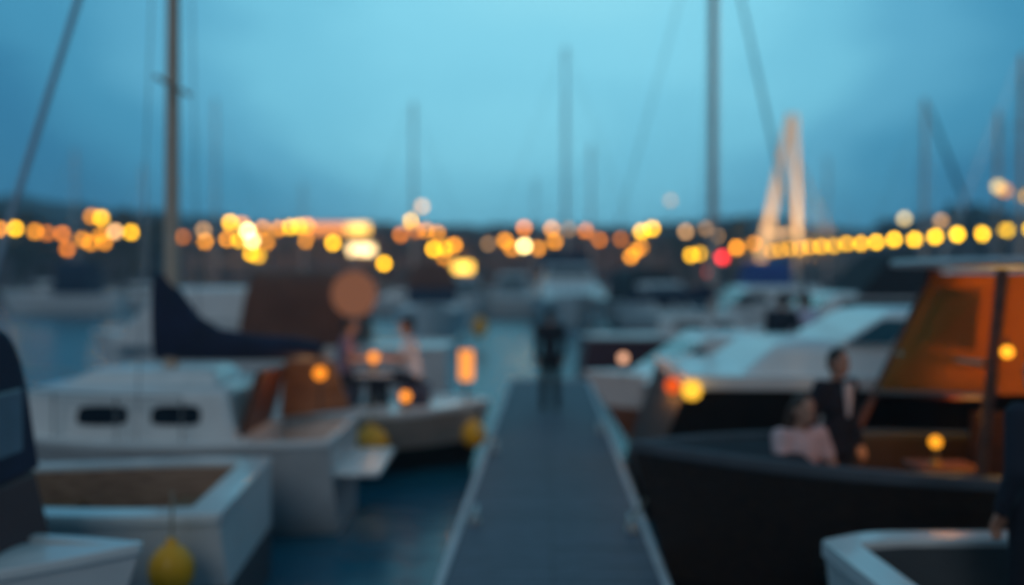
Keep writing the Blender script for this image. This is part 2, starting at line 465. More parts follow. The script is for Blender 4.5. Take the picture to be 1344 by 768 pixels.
    for s in (1, -1):
        limb(c, [J['che'] + V3((.06 * s, 0, .1)), J['sh', s]], [.08, .074])
        if sleeve == 'long': limb(c, [J['sh', s], J['el', s], J['wr', s].lerp(J['el', s], .08)], [.074, .056, .043])
        elif sleeve == 'short': limb(c, [J['sh', s], J['sh', s].lerp(J['el', s], .6)], [.072, .06])
    if suit:
        for s in (1, -1): c.ball(J['pel'] + V3((.06 * s, .02, -.06)), (.11, .11, .10))
    remesh(c, .014, 'jacket' if suit else 'shirt', tm, t)
    if suit:
        q = MB(); q.prism([(-.055, J['che'].z + .17), (.055, J['che'].z + .17), (.012, J['che'].z - .12), (-.012, J['che'].z - .12)], J['che'].y + .112, J['che'].y + .142)
        q.build('shirt_front', mat('white shirt', (.62, .62, .66), .8), t, bevel=.008)
    l = MB(); l.ball(J['pel'] - V3((0, 0, .02)), (.168, .125, .115))
    for s in (1, -1): limb(l, [J['pel'] + V3((.04 * s, 0, 0)), J['hi', s], J['kn', s], J['an', s]], [.10, .105, .076, .056])
    remesh(l, .014, 'trousers', lm, t)
    for s in (1, -1):
        q = MB(); limb(q, [J['an', s] + V3((0, -.03, -.045)), J['to', s] + V3((0, .02, -.002))], [.045, .036]); q.ball(J['an', s] + V3((0, -.02, -.02)), .05)
        remesh(q, .012, 'shoe', mat('shoe leather', (.012, .010, .009), .4), t)
    return t

# ------------------------------------------------------------------ small things
GLOW = {'y': (1.0, .50, .004), 'o': (1.0, .34, .008), 'd': (1.0, .26, .01), 'p': (1.0, .52, .20), 'w': (1.0, .72, .28), 'r': (1.0, .03, .03)}
CNAME = {'y': 'yellow', 'o': 'orange', 'd': 'dim orange', 'p': 'pale peach', 'w': 'bright white-yellow', 'r': 'red'}
def glow_strength(r, Y, bright):
    d = 2 * r * F / Y
    return bright * max(1.0, (blur_px(Y) / d) ** 2)
POSTM = mat('lamp post iron', (.03, .032, .035), .5)
_mesh = {}
def lamp_post(name, label, cat, p, ground, r, glow, group, arm=.0):
    t = thing(name, label, cat, (p.x, p.y, ground), 0, group)
    h = p.z - ground
    if h > r * 1.2:
        MB().lathe((0, 0, 0), [(.11, 0), (.11, .12), (.06, .2), (.05, max(h * .5, .22)), (.04, max(h - r, .25))], 8).build('post', POSTM, t)
    MB().ball((0, 0, h), r, 12, 8).build('globe', glow, t)
    return t
def fender(label, p, r, long=1.25, m=YELL):
    t = thing('fender', label, 'fender', p, 0, 'yellow fenders hung from the boats')
    prof = [(.03, r * long + .05), (.05, r * long), (r * .6, r * long * .86), (r * .93, r * long * .45), (r, 0), (r * .93, -r * long * .45), (r * .6, -r * long * .86), (.04, -r * long)]
    MB().lathe((0, 0, 0), prof, 16).build('float', m, t)
    MB().tube([(0, 0, r * long), (.01, 0, r * long + .38)], .012, 6).build('rope', ROPE, t)
    return t
def point_light(name, loc, power, rgb, size=.06):
    d = bpy.data.lights.new(name, 'POINT'); d.energy = power; d.color = rgb; d.shadow_soft_size = size
    o = bpy.data.objects.new(name, d); COL.objects.link(o); o.location = loc
    return o
def table(label, loc, w, d, h, m, rz=0):
    t = thing('table', label, 'table', loc, rz)
    MB().box((0, 0, h - .02), (w, d, .04)).build('tabletop', m, t, bevel=.01)
    MB().lathe((0, 0, 0), [(.2, 0), (.2, .02), (.035, .05), (.03, h - .045)], 14).build('leg', STEEL, t)
    return t
def candle_lamp(label, loc, r, glow, h=.12):
    t = thing('table_lamp', label, 'lamp', loc, 0, 'small lamps glowing on the boats')
    MB().lathe((0, 0, 0), [(r * 1.1, 0), (r * 1.1, .02), (r * .5, .035), (r * .5, h)], 12).build('base', mat('brass', (.45, .28, .1), .35, metal=.8), t)
    MB().ball((0, 0, h + r * .9), (r, r, r), 12, 8).build('globe', glow, t)
    return t

# ================================================================== SETTING
def water_mat():
    m = bpy.data.materials.new('harbour water'); m.use_nodes = True; nt = m.node_tree; b = nt.nodes['Principled BSDF']
    b.inputs['Base Color'].default_value = (.004, .105, .165, 1); b.inputs['Roughness'].default_value = .26; b.inputs['IOR'].default_value = 1.33
    tc = nt.nodes.new('ShaderNodeTexCoord'); mp = nt.nodes.new('ShaderNodeMapping'); mp.inputs['Scale'].default_value = (.9, 1.6, 1)
    n = nt.nodes.new('ShaderNodeTexNoise'); n.inputs['Scale'].default_value = 1.6; n.inputs['Detail'].default_value = 4
    bp = nt.nodes.new('ShaderNodeBump'); bp.inputs['Strength'].default_value = .3; bp.inputs['Distance'].default_value = .12
    nt.links.new(tc.outputs['Object'], mp.inputs['Vector']); nt.links.new(mp.outputs['Vector'], n.inputs['Vector'])
    nt.links.new(n.outputs['Fac'], bp.inputs['Height']); nt.links.new(bp.outputs['Normal'], b.inputs['Normal'])
    return m
structure(MB().add([(-450, -150, 0), (450, -150, 0), (450, 420, 0), (-450, 420, 0)], [(0, 1, 2, 3)]).build('water', water_mat(), smooth=False))
SHORE = 92.0
STONE = mat('quay stone', (.09, .085, .085), .85, var=.25, scale=.6, bump=.5)
structure(MB().box((0, SHORE + 164, .45), (900, 328, 1.5)).build('ground', STONE, smooth=False))
def hills():
    mb = MB(); rows = []
    xs = [-420 + 840 * i / 160 for i in range(161)]
    def prof(px):
        # height of the ridge (photo pixels above the horizon)
        base = 56 + 8 * math.sin(px * .006) + 5 * math.sin(px * .021 + 1) + 3 * math.sin(px * .07)
        base += 36 * math.exp(-((px - 40) / 150) ** 2) + 14 * math.exp(-((px - 960) / 90) ** 2) + 16 * math.exp(-((px - 1400) / 160) ** 2) + 6 * math.exp(-((px - 640) / 60) ** 2)
        return base
    for j, f in enumerate((0, .35, .7, 1, .8)):
        Y = 190 + j * 22; row = []
        for x in xs:
            px = CX + x / 256 * F
            z = (CAMZ + prof(px) * 256 / F) * f + 1.2 * math.sin(x * .12 + j * 2) * f + .8
            row.append(Vector((x, Y, z)))
        rows.append(row)
    mb.loft(rows, closed=False)
    return structure(mb.build('hills', mat('wooded hillside', (.018, .028, .034), .95, var=.4, scale=.08, bump=.5)))
hills()

# dock ----------------------------------------------------------------
DX = lambda Y: .40 + .036 * (Y - 10)          # dock centre line
DECK, DW = .45, .82
def plank_mat():
    m = bpy.data.materials.new('dock planks'); m.use_nodes = True; nt = m.node_tree; b = nt.nodes['Principled BSDF']; b.inputs['Roughness'].default_value = .6; b.inputs['Specular IOR Level'].default_value = .09
    tc = nt.nodes.new('ShaderNodeTexCoord')
    br = nt.nodes.new('ShaderNodeTexBrick'); br.inputs['Scale'].default_value = 1; br.inputs['Brick Width'].default_value = 6; br.inputs['Row Height'].default_value = .145
    br.inputs['Mortar Size'].default_value = .006; br.inputs['Color1'].default_value = (.12, .155, .20, 1); br.inputs['Color2'].default_value = (.16, .20, .255, 1); br.inputs['Mortar'].default_value = (.02, .02, .02, 1)
    n = nt.nodes.new('ShaderNodeTexNoise'); n.inputs['Scale'].default_value = 5; n.inputs['Detail'].default_value = 6
    mx = nt.nodes.new('ShaderNodeMix'); mx.data_type = 'RGBA'; mx.blend_type = 'MULTIPLY'; mx.inputs[0].default_value = .45
    nt.links.new(tc.outputs['Object'], br.inputs['Vector']); nt.links.new(tc.outputs['Object'], n.inputs['Vector'])
    nt.links.new(br.outputs['Color'], mx.inputs[6]); nt.links.new(n.outputs['Fac'], mx.inputs[7]); nt.links.new(mx.outputs[2], b.inputs['Base Color'])
    bp = nt.nodes.new('ShaderNodeBump'); bp.inputs['Strength'].default_value = .4; bp.inputs['Distance'].default_value = .01
    nt.links.new(br.outputs['Fac'], bp.inputs['Height']); bp.invert = True; nt.links.new(bp.outputs['Normal'], b.inputs['Normal'])
    return m
Y0, Y1 = -3.0, 21.8
DROT = -math.atan(.036)
dock = structure(MB().box((0, 0, -.14), (2 * DW, Y1 - Y0, .28)).build('dock', plank_mat(), None, (DX((Y0 + Y1) / 2), (Y0 + Y1) / 2, DECK), smooth=False, rz=DROT))
for s in (1, -1):
    MB().box((s * (DW + .035), 0, -.11), (.07, Y1 - Y0, .27)).build('edge_trim', mat('pale dock edging', (.50, .52, .54), .6, var=.15), dock, bevel=.015)
MB().box((0, (Y1 - Y0) / 2 + .04, -.11), (2 * DW + .14, .07, .27)).build('edge_trim', _m['pale dock edging'], dock, bevel=.015)
for k in range(5):
    for s in (1, -1):
        MB().box((s * .5, -10.5 + k * 5.2, -.42), (.55, 3.2, .36)).build('float_tank', RUBB, dock, bevel=.05)
def cleat(label, Y, s):
    t = thing('mooring_cleat', label, 'cleat', (DX(Y) + s * (DW - .1), Y, DECK), DROT, 'mooring cleats along the dock edges')
    b = MB().box((0, 0, .02), (.08, .16, .04)); b.tube([(0, -.045, .02), (0, -.045, .1)], .022, 8); b.tube([(0, .045, .02), (0, .045, .1)], .022, 8)
    b.build('base', mat('galvanised', (.45, .47, .48), .4, metal=.6), t)
    MB().tube([(0, -.19, .115), (0, -.08, .10), (0, .08, .10), (0, .19, .115)], [.018, .026, .026, .018], 8).build('horn', _m['galvanised'], t)
    return t
cleat('galvanised cleat on the left dock edge, nearest the camera', 9.3, -1)
cleat('galvanised cleat on the left dock edge beside the bow with yellow fenders', 13.0, -1)
cleat('galvanised cleat on the right dock edge beside the dark wooden bow', 9.0, 1)
cleat('galvanised cleat on the right dock edge below the red and white bow', 14.6, 1)

# ================================================================== NEAR BOATS, LEFT
# white sloop with the navy boom cover
slp = thing('sailing_boat', 'white sloop with tan mast, navy covered boom and two dark cabin windows', 'boat', (-4.4, 11.25, 0), math.pi)
h = Hull(5.0, 2.3, 1.02, 1.3, stern=.82, rake=.6, trake=-.05)
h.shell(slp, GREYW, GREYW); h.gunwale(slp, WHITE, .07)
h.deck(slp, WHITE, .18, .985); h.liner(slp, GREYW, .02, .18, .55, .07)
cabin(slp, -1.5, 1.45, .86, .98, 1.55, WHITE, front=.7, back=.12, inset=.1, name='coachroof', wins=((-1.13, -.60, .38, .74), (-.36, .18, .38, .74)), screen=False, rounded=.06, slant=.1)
cabin(slp, -1.25, .5, .55, 1.57, 1.70, WHITE, front=.25, back=.08, inset=.1, name='hatch_house', screen=False, rounded=.04)
mx = -.54
msl = MB().tube([(mx, 0, 1.6), (mx - .03, 0, 4.0), (mx - .10, 0, 9.4)], [.085, .08, .055], 14).build('mast', TANM, slp)
for f in (4.9, 7.2):
    MB().tube([(mx - .05, -.55, f), (mx - .05, .55, f)], .025, 8).build('spreader', TANM, msl)
for sd in (1, -1):
    MB().tube([(mx, sd * 1.05, 1.05), (mx - .07, sd * .55, 7.2), (mx - .1, 0, 9.3)], .008, 6).build('shroud', STEEL, msl)
MB().tube([(1.95, 0, 1.27), (1.86, 0, 1.56), (.14, 0, 6.9), (mx - .08, 0, 9.3)], [.025, .038, .032, .02], 12).build('furled_jib', mat('blue grey sail band', (.36, .46, .56), .85), msl)
bm_ = MB().tube([(mx, 0, 1.88), (mx - 1.78, 0, 1.88)], .05, 10).build('boom', TANM, slp)
sail_cover(bm_, mx + .1, 1.82, 1.90, NAVY, .90, .17, [(0, 1.0), (.07, .98), (.14, .80), (.25, .48), (.38, .30), (.6, .22), (.85, .19), (1, .12)])
# companionway: varnished bulkhead and slanting side, lit by the lamp
bk = MB(); bk.prism([(-1.50, .95), (-1.72, 1.72), (-1.66, 1.74), (-1.44, .95)], -.62, .62); bk.build('companionway_bulkhead', MAHOG, slp, bevel=.008)
bk = MB(); bk.prism([(-1.66, 1.74), (-2.25, 1.74), (-2.45, 1.15), (-1.60, 1.05)], -.78, -.72); bk.build('cockpit_side', TEAK, slp, bevel=.01)
MB().box((-2.72, 0, .66), (.55, 1.5, .06)).build('swim_platform', WHITE, slp, bevel=.025)
rail(slp, h, .3, .97, .5, 5)
p = W(420, 490, 11.25)
lt = thing('cabin_lamp', 'orange lamp by the stern of the white sloop, under the boom end', 'lamp', p, 0, 'small lamps glowing on the boats')
MB().ball((0, 0, 0), .075, 12, 8).build('globe', emit((1.0, .28, .02), 1.5), lt)
MB().tube([(0, 0, -.06), (0, 0, -.42)], .015, 8).build('stem', POSTM, lt)
point_light('cabin_lamp_light', p + V3((-.15, -.12, .05)), 5, (1, .42, .10))

# open white boat in front of it
opb = thing('motor_boat', 'open white boat with brown cockpit, in front of the white sloop', 'boat', (-4.2, 8.32, 0), R(184))
h = Hull(3.9, 2.3, .98, 1.12, stern=.97, rake=.4, trake=-.08, tmax=.15, full=1.8)
h.shell(opb, WHITE, mat('dark antifouling', (.05, .05, .06), .6), .6); h.gunwale(opb, WHITE, .24, .04); h.deck(opb, WHITE, .72, .985)
h.liner(opb, wood('brown cockpit boards', (.22, .11, .065), (.40, .23, .14)), .07, .72, .45, .24)
MB().box((-.2, 0, .70), (.34, 1.6, .05)).build('thwart', TEAK, opb, bevel=.012)
MB().box((-1.35, 0, .72), (.32, 1.5, .05)).build('thwart', TEAK, opb, bevel=.012)
MB().tube([(.6, -.3, .5), (.6, .3, .5)], .10, 12).build('cool_box', BROWNC, opb)
fender('round yellow fender below the stern of the open white boat at bottom left', W(225, 748, 7.0), .16, 1.1)

# boat with dark canopy at the left edge
dkb = thing('motor_boat', 'white boat with tall dark navy canopy, cut by the left edge', 'boat', (-4.72, 5.85, 0), R(2))
h = Hull(5.0, 1.72, 1.0, 1.15, stern=.9, rake=.5)
h.shell(dkb, WHITE, GREYW); h.gunwale(dkb, WHITE, .1); h.deck(dkb, WHITE, .004, .985)
MB().prism([(-1.9, .98), (1.72, .98), (1.6, 1.52), (-1.9, 1.52)], -.66, .66).build('coaming', mat('dark maroon trim', (.03, .012, .02), .6), dkb, bevel=.05)
cp = canopy(dkb, -2.0, 1.62, .64, 1.52, 2.46, NAVY, .1, .12)
for sd in (1, -1):
    MB().box((.7, sd * .653, 1.86), (1.5, .012, .40)).build('canopy_window', mat('clear vinyl', (.16, .24, .30), .15), cp, bevel=.01)
MB().box((1.60, 0, 1.86), (.012, .9, .40)).build('canopy_window', _m['clear vinyl'], cp, bevel=.01)

# boat with two seated people, bow to the dock
sup = thing('motor_boat', 'dark hulled boat with white deck where two people sit at a table', 'boat', (-2.82, 14.45, 0), R(2))
h = Hull(5.0, 2.3, .84, .93, stern=.9, rake=.35, tmax=.55, full=2.8)
h.shell(sup, mat('beige topside', (.34, .30, .26), .4), DARKH, .6); h.gunwale(sup, WHITE, .16, .03)
h.deck(sup, WHITE, .30, .985, .02); h.deck(sup, TEAK, .004, .30, .0)
MB().box((.38 - .03, .15, 1.0), (.42, .95, .30)).build('bench', CUSH, sup, bevel=.04)
MB().box((1.40, .12, 1.0), (.42, .95, .30)).build('bench', CUSH, sup, bevel=.04)
MB().prism([(-2.4, .84), (-.75, .84), (-.9, 1.2), (-2.4, 1.2)], -.95, .95).build('aft_locker', MAHOG, sup, bevel=.03)
table('small white topped table between the two seated people on the boat', (-2.0, 14.55, .835), .55, .55, .50, LINEN)
person('person in mauve shirt seated left of the boat table', W(450, 480, 14.6).xy.to_3d() + V3((0, 0, .84)), R(-90), 'sit', .30, (.26, .16, .22), (.02, .02, .03), 'short', table=True, scale=1.07)
person('person in white shirt seated right of the boat table', W(543, 480, 14.6).xy.to_3d() + V3((0, 0, .84)), R(90), 'sit', .30, (.72, .72, .76), (.015, .02, .035), 'short', table=True, scale=1.07)
candle_lamp('small orange lamp on the table between the two seated people', (-2.02, 14.5, 1.335), .075, emit((1.0, .30, .03), 2.0), .16)
candle_lamp('small orange lamp on the deck edge below the white shirted person', (W(532, 517, 13.75).x, 13.75, .875), .07, emit((1.0, .30, .03), 2.1), .15)
point_light('table_lamp_light', (-2.0, 14.3, 1.75), 2.4, (1, .45, .14))
p = W(612, 478, 14.45)
dl = thing('deck_lantern', 'tall glowing orange cylinder lantern on a post at the bow', 'lamp', (p.x, p.y, .88), 0)
MB().lathe((0, 0, 0), [(.09, 0), (.09, .03), (.03, .05), (.03, .36)], 12).build('post', STEEL, dl)
MB().lathe((0, 0, .36), [(.10, 0), (.105, .02), (.105, .42), (.10, .44)], 16).build('glass', emit((1.0, .33, .06), 1.35), dl)
MB().lathe((0, 0, .80), [(.12, 0), (.12, .03), (.03, .08)], 12).build('cap', STEEL, dl)
point_light('deck_lantern_light', p + V3((.0, -.2, .1)), 4, (1, .42, .12))
fender('round yellow fender amidships on the dark hulled boat left of the dock', W(487, 585, 13.1), .24, 1.05)
fender('round yellow fender near the bow touching the left dock edge', W(622, 570, 13.7), .17, 1.05)

# cruiser with brown canopy behind
t, h = motor_boat('white cruiser with brown canopy behind the navy boom cover', (-4.9, 20.2, 0), R(178), 7.4, 2.6, 1.35, 1.6, cab=(-.2, 3.0, .95, 1.12), wins=(), can=(-1.9, .35, 1.15, 1.4, 2.85, BROWNC, None), group=None, rails=True)
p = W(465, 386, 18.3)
pl = thing('flare_disc', 'large round dim peach lens flare disc beside the brown canopy', 'lens flare', p, 0)
MB().ball((0, 0, 0), (.42, .42, .43), 20, 14).build('flare_ball', emit((1.0, .40, .22), .20), pl)  # lens flare ghost modelled as a dim glowing ball; no lantern hangs here
MB().tube([(0, 0, .40), (0, 0, .75), (-.05, .9, .80), (-.1, 1.0, .2), (-.1, 1.15, -1.1)], .012, 6).build('bracket', STEEL, pl)  # made-up holder for the flare ball

# ================================================================== DOCK PERSON
person('person in dark clothes standing near the far end of the dock', (W(722, 530, 17.0).x, 17.0, DECK), R(8), 'stand', top=(.008, .009, .018), low=(.007, .007, .012), step=.3, scale=1.0)

# ================================================================== NEAR BOATS, RIGHT
# long dark wooden launch
lau = thing('launch', 'dark wooden launch with grey rail and orange lit cabin, right foreground', 'boat', (4.35, 8.25, 0), math.pi)
h = Hull(6.7, 2.3, 1.24, 1.36, stern=.8, rake=.45, tmax=.5, full=2.6)
h.shell(lau, DARKW, DARKH, .3); h.gunwale(lau, mat('grey painted rail', (.08, .09, .105), .8, var=.15, spec=.15), .13, .045)
h.deck(lau, mat('grey painted deck', (.03, .034, .042), .9, var=.15, spec=.08), .80, .985); h.liner(lau, wood('dark red boards', (.012, .004, .0025), (.03, .010, .006)), .03, .80, .42, .13)
# cabin: slanting posts, rails, canvas sides, roof
ox = 4.35
def lx(X): return ox - X
cabp = []
YN, YF = .80, -.80                       # local y: +.8 is the near side because the boat is turned round
ROOFZ = 2.84
OC = canvas_lit('orange cabin canvas', (.62, .30, .07), .6)
NB, NT, FB, FT = V3((lx(3.43), 1.0, 1.30)), V3((lx(3.57), 1.0, ROOFZ - .02)), V3((lx(3.16), -.9, 1.30)), V3((lx(3.87), -.9, ROOFZ - .02))
MB().tube([NB, NT], .042, 8).build('cabin_post', MAHOG, lau); MB().tube([FB, FT], .035, 8).build('cabin_post', MAHOG, lau)
for yy in (1.0, -.9): MB().tube([(lx(5.9), yy, 1.30), (lx(5.8), yy, ROOFZ - .02)], .035, 8).build('cabin_post', MAHOG, lau)
def sheet(a, b, c, d, th, name, m, par):
    n = (b - a).cross(d - a).normalized() * th
    return MB().loft([[a - n, b - n, c - n, d - n], [a + n, b + n, c + n, d + n]]).build(name, m, par)
def fr(u, v):  # point on the front screen: u 0 far .. 1 near, v 0 foot .. 1 roof
    return FB.lerp(FT, v).lerp(NB.lerp(NT, v), u)
fc = sheet(fr(.02, .26), fr(.97, .39), fr(.97, .97), fr(.02, .97), .005, 'front_canvas', OC, lau)
off = V3((.014, 0, 0))
sheet(fr(.24, .56) + off, fr(.86, .60) + off, fr(.86, .90) + off, fr(.24, .90) + off, .004, 'canvas_window', canvas_lit('smoked vinyl', (.60, .33, .13), .6), fc)
MB().tube([fr(.08, .50) + off, fr(.96, .545) + off], .028, 8).build('cabin_rail', mat('oiled rail', (.40, .22, .08), .4), lau)
MB().tube([fr(.02, .26), fr(.98, .39)], .03, 8).build('cabin_rail', MAHOG, lau)
for yy, hb in ((1.0, NB), (-.9, FB)):
    lo, hi_ = (fr(1, .40), fr(1, .97)) if yy > 0 else (fr(0, .28), fr(0, .97))
    sheet(V3((lo.x - .06, yy, lo.z)), V3((lx(5.85), yy, lo.z)), V3((lx(5.80), yy, ROOFZ - .05)), V3((hi_.x - .06, yy, ROOFZ - .05)), .005, 'side_canvas', OC, lau)
rf = MB(); rf.box(((lx(3.5) + lx(6.1)) / 2, .05, ROOFZ + .03), (2.6, 2.1, .07), ry=R(-.6)); rf.build('cabin_roof', mat('pale roof paint', (.42, .45, .48), .4), lau, bevel=.03)
MB().box((lx(4.9), -.3, 1.05), (1.9, .05, 1.1)).build('cabin_bulkhead', _m['dark red boards'], lau)
MB().box((lx(2.42), .0, .69), (.42, .62, .34)).build('bench', CUSH, lau, bevel=.04)
p = W(1322, 462, 7.1)
cl = thing('cabin_lamp', 'orange lamp on the cabin post of the wooden launch', 'lamp', p, 0, 'small lamps glowing on the boats')
MB().ball((0, 0, 0), .045, 12, 8).build('globe', emit((1, .36, .02), 2.2), cl)
MB().tube([(0, .02, .04), (.0, -.0, .10)], .012, 8).build('bracket', POSTM, cl)
point_light('launch_lamp_light', (3.98, 7.62, 2.35), 48, (1, .50, .07), .08)
point_light('launch_cockpit_light', (3.4, 7.7, 1.72), 3.0, (1, .36, .08), .05)
table('small wooden table with a glowing lamp in the launch cockpit', (3.42, 7.85, .42), .5, .45, .86, MAHOG)
candle_lamp('small yellow lamp on the wooden table in the launch', (W(1228, 572, 7.8).x, 7.8, 1.285), .05, emit((1, .36, .02), 1.5), .14)
person('person with long hair and pale top seated in the wooden launch', (2.35, 8.22, .42), R(-158), 'sit', .38, (.62, .45, .46), (.02, .02, .03), 'short', hair=mat('brown hair', (.05, .025, .015), .6), long_hair=True, scale=1.06)
person('person in black suit and white shirt standing in the launch', (2.78, 8.5, .42), R(-150), 'stand', top=(.012, .013, .02), low=(.012, .013, .02), suit=True, scale=.99)
person('dark clothed person at the right edge standing in the white tender', (3.0, 5.6, .5), R(20), 'stand', top=(.012, .016, .03), low=(.012, .013, .02), scale=1.06)

# cabin cruiser behind it: dark hull, white topsides
cru = thing('cabin_cruiser', 'cabin cruiser with dark hull and long white deck behind the launch', 'boat', (6.62, 11.9, 0), R(-1))
h = Hull(9.4, 2.9, 1.62, 1.85, stern=.92, rake=.9, trake=-.75, keel=-.4)
h.shell(cru, DARKH, mat('black boot stripe', (.012, .010, .010), .5), .25); h.gunwale(cru, WHITE, .22, .075); h.deck(cru, WHITE, .004, .985, .09, .03)
MB().box((-3.3, -1.43, 1.22), (.55, .05, .13)).build('vent_panel', GREYW, cru, bevel=.02)
cb = cabin(cru, -4.15, 3.4, 1.12, 1.62, 1.99, WHITE, front=.7, back=.45, inset=.16, name='cabin', wins=(), screen=False, rounded=.08)
up = cabin(cru, -3.05, 3.0, 1.02, 1.98, 2.34, WHITE, front=.9, back=.6, inset=.12, name='wheelhouse', wins=((-2.2, -.2, .25, .72),), screen=False, rounded=.07)
for sd in (-1, 1):
    q = MB(); z0, z1 = 2.02, 2.28
    a = [V3((-2.93, sd * 1.016, z0)), V3((-2.45, sd * 1.016, z0)), V3((-2.10, sd * .930, z1)), V3((-2.50, sd * .930, z1))]
    q.loft([a, [p + V3((0, sd * .012, 0)) for p in a]]); q.build('windscreen', TEALG, up)
rail(cru, h, .35, .97, .55, 7)
for px, py, g, s_, lab, r in ((883, 506, (1.0, .12, .015), .9, 'red orange stern light on the dark cruiser, left of the yellow one', .085), (908, 512, (1.0, .52, .04), 1.5, 'bright yellow stern light on the dark cruiser corner', .105)):
    p = W(px, py, 10.48)
    t = thing('stern_light', lab, 'boat light', p, 0, 'stern lights on the dark cruiser')
    MB().ball((0, 0, 0), r, 14, 9).build('lens', emit(g, s_), t)
    MB().tube([(0, .0, -.06), (0.06, .10, -.12)], .03, 8).build('bracket', STEEL, t)
point_light('stern_light_glow', V3((1.45, 12.2, 1.5)), 5, (1, .35, .05))

# red and white boat with bow to the dock
rwb, h = motor_boat('white topped boat with red brown hull, bow over the right dock edge', (5.22, 15.6, 0), R(182), 8.2, 2.6, 1.12, 1.25, hull_m=WHITE, low_m=REDH, cab=(1.3, 3.3, .95, .72), split=.72, group=None, rails=False)
MB().box((.85, .1, 1.34), (.5, 1.7, .42)).build('bench', CUSH, rwb, bevel=.04)
person('person in dark jacket seated left of the pair behind the long cruiser', (W(1024, 405, 15.4).x, 15.4, 1.14), R(-35), 'sit', .42, (.015, .017, .03), (.02, .02, .03), 'long')
person('person in lavender shirt seated right of the pair behind the long cruiser', (W(1063, 405, 15.5).x, 15.5, 1.14), R(40), 'sit', .42, (.55, .53, .68), (.05, .05, .08), 'long')
candle = W(818, 470, 15.0)
lp = thing('bow_light', 'small pale light on the foredeck of the red and white boat', 'boat light', (candle.x, candle.y, 1.2), 0)
MB().tube([(0, 0, 0), (0, 0, candle.z - 1.2 - .05)], .015, 8).build('post', STEEL, lp)
MB().ball((0, 0, candle.z - 1.2), .07, 12, 8).build('globe', emit((1, .5, .3), 1.5), lp)

# white tender, bottom right
ten = thing('tender', 'open white tender with rounded corner at the bottom right corner', 'boat', (4.42, 5.45, 0), R(1.5))
h = Hull(4.9, 2.0, 1.08, 1.2, stern=.80, rake=.35, trake=.12, tmax=.10, full=3.0, base=.25)
h.shell(ten, WHITE, GREYW); h.gunwale(ten, WHITE, .19, .05); h.deck(ten, WHITE, .90, .985); h.liner(ten, mat('dark grey floor', (.05, .055, .06), .7), .05, .90, .5, .19)
MB().box((.9, 0, .82), (.3, 1.5, .05)).build('thwart', GREYW, ten, bevel=.012)
MB().box((-.6, 0, .82), (.3, 1.5, .05)).build('thwart', GREYW, ten, bevel=.012)
MB().tube([(.2, .25, .58), (1.6, .62, .95)], .018, 8).build('oar', TEAK, ten)
MB().tube([(.2, .05, .58), (1.6, .40, .97)], .018, 8).build('oar', TEAK, ten)

# mooring lines
def line(label, pts):
    o = MB().tube(pts, .014, 6).build('mooring_line', ROPE); return tag(o, label, 'rope', 'mooring lines tied to the dock')
def sag(a, b, s=.15, n=10):
    a, b = V3(a), V3(b); return [a.lerp(b, i / n) - V3((0, 0, s * 4 * (i / n) * (1 - i / n))) for i in range(n + 1)]
line('rope from the dock cleat to the bow with yellow fenders', sag((DX(13) - DW + .1, 13, .56), (-.72, 14.1, .95), .08))
line('rope from the right dock cleat to the wooden launch bow', sag((DX(9) + DW - .1, 9, .56), (1.35, 8.4, 1.3), .05))

# ================================================================== MID-DISTANCE BOATS
def at(px, Y): return ((px - CX) / F * Y, Y, 0)
MG = 'motor boats moored in the harbour'
motor_boat('small white boat with navy and brown canopy and yellow fender, mid water', at(567, 41), R(-86), 8, 3.3, 1.25, 1.6, cab=(1.3, 3.2, 1.15, .28), can=(-3.4, .9, 1.0, 1.2, 3.2, BROWNC, None), wins=(), scr=False)
c_ = [o for o in bpy.data.objects if o.get('label', '').startswith('small white boat with navy')][0]
MB().box((.98, 0, 1.72), (.30, 2.0, .95)).build('front_screen', NAVY, c_, bevel=.06)
fender('yellow fender on the mid water boat with navy and brown canopy', W(630, 430, 37), .27, 1.4)
gb, _ = motor_boat('white cruiser with navy top seen bow on behind the standing person', at(746, 53), R(-88), 11, 4.1, 1.5, 1.75, can=(-3.6, -.6, 1.35, 2.9, 3.95, NAVY, None))
cabin(gb, -3.6, 4.3, 1.65, 1.48, 2.35, WHITE, front=3.4, back=.1, inset=.25, name='cabin', screen=False, rounded=.12)
cabin(gb, -3.2, 1.1, 1.35, 2.34, 3.2, WHITE, front=.9, back=.1, inset=.15, name='wheelhouse', wins=((-2.6, -1.2, .35, .8), (-1.0, .2, .35, .8)))
motor_boat('white boat with dark canopy moored at the far left', at(80, 66), R(182), 8, 2.8, 1.3, 1.6, cab=(-.6, 2.4, 1.0, .9), can=(-2.4, .1, 1.2, 1.4, 3.6, NAVY, None))
motor_boat('small white cabin boat between the far left boat and tan mast', at(182, 70), R(178), 5.5, 2.2, 1.1, 1.4, cab=(-1.4, 1.5, .85, .9))
motor_boat('long pale motor yacht low behind the brown canopy cruiser', at(392, 62), R(180), 7.5, 2.8, 1.4, 1.7, cab=(-2.4, 2.2, 1.1, 1.1))
motor_boat('white boat behind the canopy boat with the yellow fender', at(602, 58), R(-70), 7, 2.8, 1.3, 1.7, cab=(-1.8, 1.8, 1.05, 1.2))
motor_boat('white boat left of the bow on cruiser with navy top', at(674, 68), R(-95), 8, 3.0, 1.4, 1.8, cab=(-2, 2, 1.1, 1.3))
motor_boat('white boat with black canopy right of the bow on cruiser', at(858, 47), R(-75), 7.5, 2.9, 1.4, 1.75, cab=(-.4, 2.2, 1.05, .9), can=(-3.0, .2, 1.2, 1.4, 3.0, BLACKC, None))
motor_boat('boat with bright blue canvas left of the lit bridge pylon', at(985, 58), R(185), 6, 2.4, 1.2, 1.5, cab=(0, 2, .9, .8), can=(-2.2, .5, 1.05, 1.3, 3.5, BLUEC, None))
